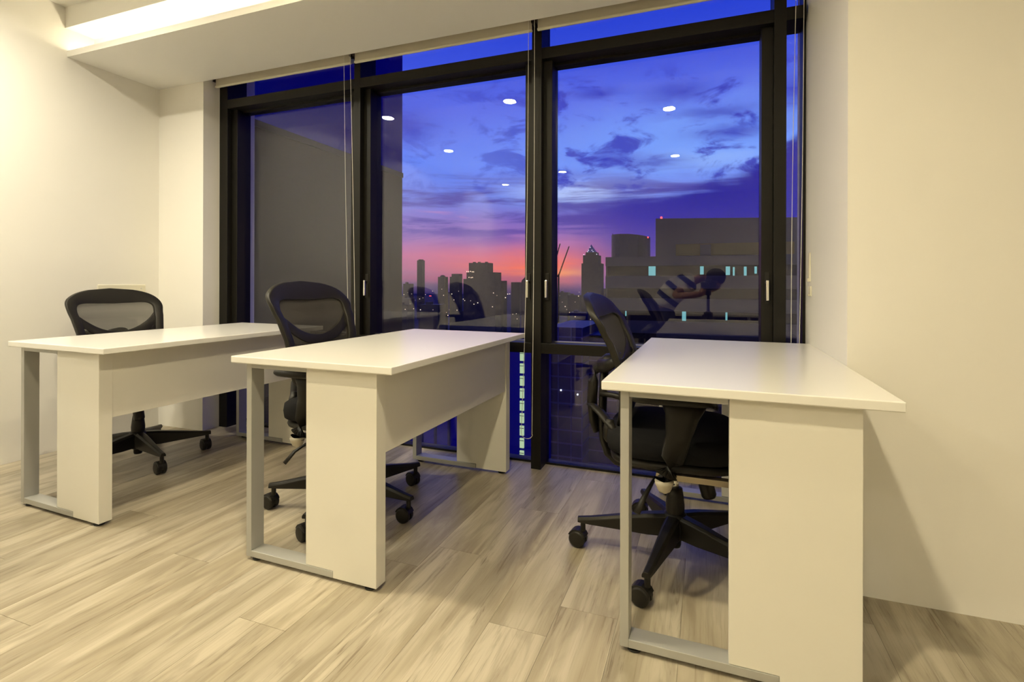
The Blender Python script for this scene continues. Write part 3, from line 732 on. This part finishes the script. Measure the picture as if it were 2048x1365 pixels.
for x0, x1, zt, zb in [(-8.72, -7.64, 3.83, 2.35), (-.98, -.45, 3.76, 2.5), (2.7, 3.3, 3.7, 2.4), (3.7, 3.95, 3.6, 2.3), (5.23, 5.6, 3.65, 2.3), (6.67, 7.0, 3.65, 2.6), (-3.61, -3.02, -3.2, -4.75), (2.68, 2.95, -3.2, -4.5), (-12.4, -12.2, -3.4, -4.2)]:
    obj('lit_window', box(B(), x0, x1, .1, .2, zz(zb), zz(zt)), E_TEAL, pod)
obj('beacon', lathe(B(), [(.16, 0), (.16, .3)], 8, (-7.0, 3.1, zz(11.75))), E_RED, pod, label='small red beacon light')
cy = empty('round_tower', (-16.25, 116, GZ), 0, 'dark tower with a sloping curved top between the spire and the office block', 'building')
bm = B(); n = 24; r0, r1 = [], []
for k in range(n):
    a = 2*PI*k/n; yy = 4+4*math.sin(a)
    xx = math.copysign(abs(math.cos(a))**.55, math.cos(a))*4.3
    r0.append(bm.verts.new((xx, yy, 0))); r1.append(bm.verts.new((xx, yy, zz(12.15-.7*max(0, (xx+1.2)/5.5)**1.6))))
bm.faces.new(r0); bm.faces.new(r1)
for k in range(n): bm.faces.new((r0[k], r0[(k+1) % n], r1[(k+1) % n], r1[k]))
obj('tower_body', bm, CONC, cy); obj('roof_mast', box(B(), -4.2, -4.1, 4, 4.1, zz(12), zz(12.7)), CONCD, cy)
obj('beacon', lathe(B(), [(.14, 0), (.14, .3)], 8, (4.0, 2, zz(11.2))), E_RED, cy, label='small red beacon light')
# spire tower
spt = empty('spire_tower', (-191, 900, GZ), 0, 'stepped tower with a lit pointed crown against the sunset, left of the office block', 'building')
obj('base', box(B(), -16.8, 17.2, 0, 30, 0, zz(37)), HAZEB, spt); obj('shaft', box(B(), -14.0, 12.8, -.5, 28, zz(37), zz(51.4)), HAZEB, spt)
obj('setback', box(B(), -9.6, 9.2, 1, 24, zz(51.4), zz(56.7)), HAZEB, spt)
bm = B(); v = [bm.verts.new(p) for p in ((-7.5, 3, zz(56.7)), (7.3, 3, zz(56.7)), (7.3, 18, zz(56.7)), (-7.5, 18, zz(56.7)), (-1.5, 10, zz(71)))]
for f in ((0, 1, 4), (1, 2, 4), (2, 3, 4), (3, 0, 4), (3, 2, 1, 0)): bm.faces.new([v[q] for q in f])
obj('spire', bm, BLUEL, spt)
for x, z in ((-12.5, 52.6), (10.5, 52.8), (-4, 60), (2, 60), (-1, 65), (-5.5, 57.5), (4, 57.5)):
    obj('crown_light', box(B(), x-.5, x+.5, -1.2, -.2, zz(z-.45), zz(z+.45)), E_WHITE, spt)
# skyline seen through the second pane
sky = [('slim_tower', -723, -708, 1200, 15, 62.2, 'tallest slender tower at the far left of the skyline'),
       ('city_tower', -495, -480, 900, 14, 13.8, 'squat tower with a small roof cap, left of the broad stepped block'),
       ('city_tower', -465, -449, 900, 15, 19.6, 'two-step tower just left of the broad stepped block'),
       ('city_block', -291, -277, 700, 14, 5, 'low block just right of the broad stepped block'),
       ('city_block', -303, -288, 800, 14, 3.2, 'low block farther right, near the middle mullion')]
made = []
for nm, x0, x1, y, dp, z1, lab in sky:
    t, w2, H = bld(nm, x0, x1, y, dp, z1, HAZEB, lab); made.append((t, w2, H))
t, w2, H = made[0]; obj('roof_cap', box(B(), -w2*.6, w2*.7, 2, 12, H, H+2.5), HAZEB, t)
t, w2, H = made[1]; obj('roof_cap', lathe(B(), [(5.5, H), (4.5, H+2.5), (1, H+3.6)], 10, (0, 6, 0)), HAZEB, t)
t, w2, H = made[2]; obj('lower_step', box(B(), -w2-4.5, -w2, 1, 12, 0, H-5.5), HAZEB, t)
sb = empty('stepped_block', (-270, 600, GZ), 0, 'broad stepped high-rise in the middle of the second pane skyline', 'building')
obj('shoulder', box(B(), -18.5, 21.5, 0, 20, 0, zz(15.1)), HAZEB, sb); obj('upper_storeys', box(B(), -15, 10.8, -.5, 18, zz(15.1), zz(27.3)), HAZEB, sb)
obj('lower_wing', box(B(), -24, -18.5, 2, 16, 0, zz(6.8)), HAZEB, sb)
for x in (-11, -4, 6): obj('roof_plant', box(B(), x, x+2.5, 3, 7, zz(27.3), zz(28.6)), HAZEB, sb)
for x, z in ((-18, 17), (-15.5, 16.8), (-13, 17.2), (-10.5, 16.6), (-8.5, 16.5), (-15, 9.5), (-12, 9.2), (-10, 9.4)):
    obj('lit_window', box(B(), x, x+.7, -1.0, -.6, zz(z-16.8+15.5), zz(z-16.8+16.6)), E_WARM, sb)
bm = B(); prism(bm, [(-178, 0), (-160, 0), (-160, zz(24)), (-166, zz(20)), (-174, zz(8)), (-178, zz(4))], 500, 512, 'Y')
so = obj('slope_roofed_tower', bm, HAZEB); so.location = (0, 0, GZ); tag(so, 'slope-roofed tower half hidden behind the middle mullion', 'building')
# low city spread below the horizon
rnd = random.Random(11); lowm = []
for k in range(4):
    bm = B(); box(bm, -.5, .5, 0, .8, 0, 1); box(bm, -.3, -.05, .2, .5, 1, 1.05); me = bpy.data.meshes.new('city_house'); bm.to_mesh(me); bm.free(); me.materials.append([HAZEB, CONC, BLUED, HAZEB][k]); lowm.append(me)
placed = [(-270, 600, 45), (-190, 900, 40), (-715, 1200, 25), (-487, 900, 25), (-457, 900, 25), (-284, 700, 25), (-295, 800, 25), (-169, 500, 25)]
for k in range(170):
    y = 160*math.exp(rnd.random()*2.3); a = rnd.uniform(-.66, .10)
    x = y*math.tan(a) if a < .1 else 0
    if x > -20 and y < 260: continue
    hgt = (95 - 7) * rnd.uniform(.25, .72) if y < 500 else rnd.uniform(40, 93)
    if rnd.random() < .16 and y > 500: hgt = rnd.uniform(93, 101)
    wv = rnd.uniform(.025, .05)*min(y, 800)
    if any(math.hypot(x-px, y+.4*wv-py) < wv*.8+pr for px, py, pr in placed): continue
    if len(placed) > 95: break
    placed.append((x, y+.4*wv, wv*.8))
    o = bpy.data.objects.new('city_house', lowm[k % 4]); C.objects.link(o)
    o.location = (x, y, GZ); o.scale = (wv, wv, hgt); tag(o, 'low hazy city building spread below the skyline in the dusk', 'building', 'low city buildings below the skyline')
bm = B()
def lightdot(bm, x, y, z, s): box(bm, x-s, x+s, y-s, y+s, z-s, z+s)
for k in range(95):
    y = 300*math.exp(rnd.random()*1.6); a = rnd.uniform(-.60, -.16); zl = -y*rnd.uniform(.012, .075) + 1
    if zl < GZ: continue
    lightdot(bm, y*math.tan(a), y, zl, y*.0006*rnd.uniform(.4, 1.15))
tag(obj('city_lights', bm, E_WARM), 'scatter of tiny warm city lights below the horizon', 'city lights', kind='stuff')
for x, y, z, lab in ((-512, 900, -24, 'short red neon strip among the city lights'), (-640, 900, -9, 'small red light strip near the dark glass wing')):
    tag(obj('neon_sign', box(B(), x-2.2, x+2.2, y, y+.5, z-.5, z+.5), E_RED), lab, 'sign')

# tower close by, below the second pane, with a lit stairwell
tb = empty('blue_tower', (-27.8, 60, GZ), 0, 'deep blue glass tower with lit stair windows, low beside the middle mullion', 'building')
obj('tower_body', box(B(), -14.2, 8.2, 0, 7, 0, zz(-6.9)), BLUEF, tb)
for k in range(10):
    obj('rib', box(B(), -13.6+k*2.0, -13.3+k*2.0, -.25, 0, 0, zz(-6.9)), BLUED, tb)
for k in range(11):
    zt = -7.3-1.53*k
    f = obj('stair_window', box(B(), 6.32, 6.84, -.2, 0, zz(zt-1.18), zz(zt)), E_STAIR, tb, label='pale green lit stair window')
    obj('transom', box(B(), 6.3, 6.86, -.26, -.2, zz(zt-.30), zz(zt-.24)), BLUED, f)
# banded tower below the third pane
tn = empty('banded_tower', (-17.9, 68, GZ), 0, 'dark blue banded tower seen from above through the low pane right of the middle mullion', 'building')
obj('tower_body', box(B(), -2.7, 2.4, 0, 14, 0, zz(-4.9)), BLUED, tn)
obj('side_wing', box(B(), 2.4, 6.3, 4, 15, 0, zz(-6.6)), BLUED, tn)
for k in range(14):
    zt = -6.1-1.8*k
    obj('floor_band', box(B(), -2.8, 2.46, -.15, 13.9, zz(zt-.18), zz(zt)), BLUEL, tn)
    obj('wing_band', box(B(), 2.47, 6.35, 3.9, 14.9, zz(zt-.14), zz(zt)), BLUEL, tn)
for x in (-1.0, .8, 2.3): obj('vertical_rib', box(B(), x, x+.1, -.2, 0, 0, zz(-4.9)), BLUEL, tn)
for x, y, z in ((-.6, -.3, -13.5), (1.7, -.3, -13.9), (4.4, 3.7, -14), (3.6, 3.7, -8.6)):
    obj('lit_window', box(B(), x, x+.16, y, y+.1, zz(z), zz(z+.2)), E_WHITE, tn)

# luffing cranes beyond the low roofs, right of the middle mullion
for (x0, z0, x1, z1, lab) in ((-73.0, 4.6, -68.5, 21.0, 'thin crane with raised jib against the sunset, nearer the mullion'), (-69.3, 4.6, -63.9, 19.5, 'thin crane with raised jib against the sunset, nearer the spire tower')):
    cr = empty('tower_crane', (x0, 250, GZ), 0, lab, 'crane')
    obj('mast', tube(B(), [(0, 0, 0), (0, 0, zz(z0+1.2))], .45, 4), CONCD, cr)
    bm = B(); J = Vector((x1-x0, 0, z1-z0))
    for o_ in ((0, -.3, 0), (0, .3, 0), (-.35, 0, .35)): tube(bm, [Vector((0, 0, zz(z0)))+Vector(o_), Vector((0, 0, zz(z0)))+Vector(o_)*.5+J], .12, 4)
    for q in range(10):
        a_ = Vector((0, -.3, zz(z0)))+J*(q/10); b_ = Vector((-.35, 0, zz(z0)+.35))+J*((q+.5)/10); tube(bm, [a_, b_], .07, 3)
    obj('jib', bm, CONCD, cr)
    obj('counter_jib', box(B(), -2.6, 0, -.4, .4, zz(z0-.2), zz(z0+.6)), CONCD, cr)
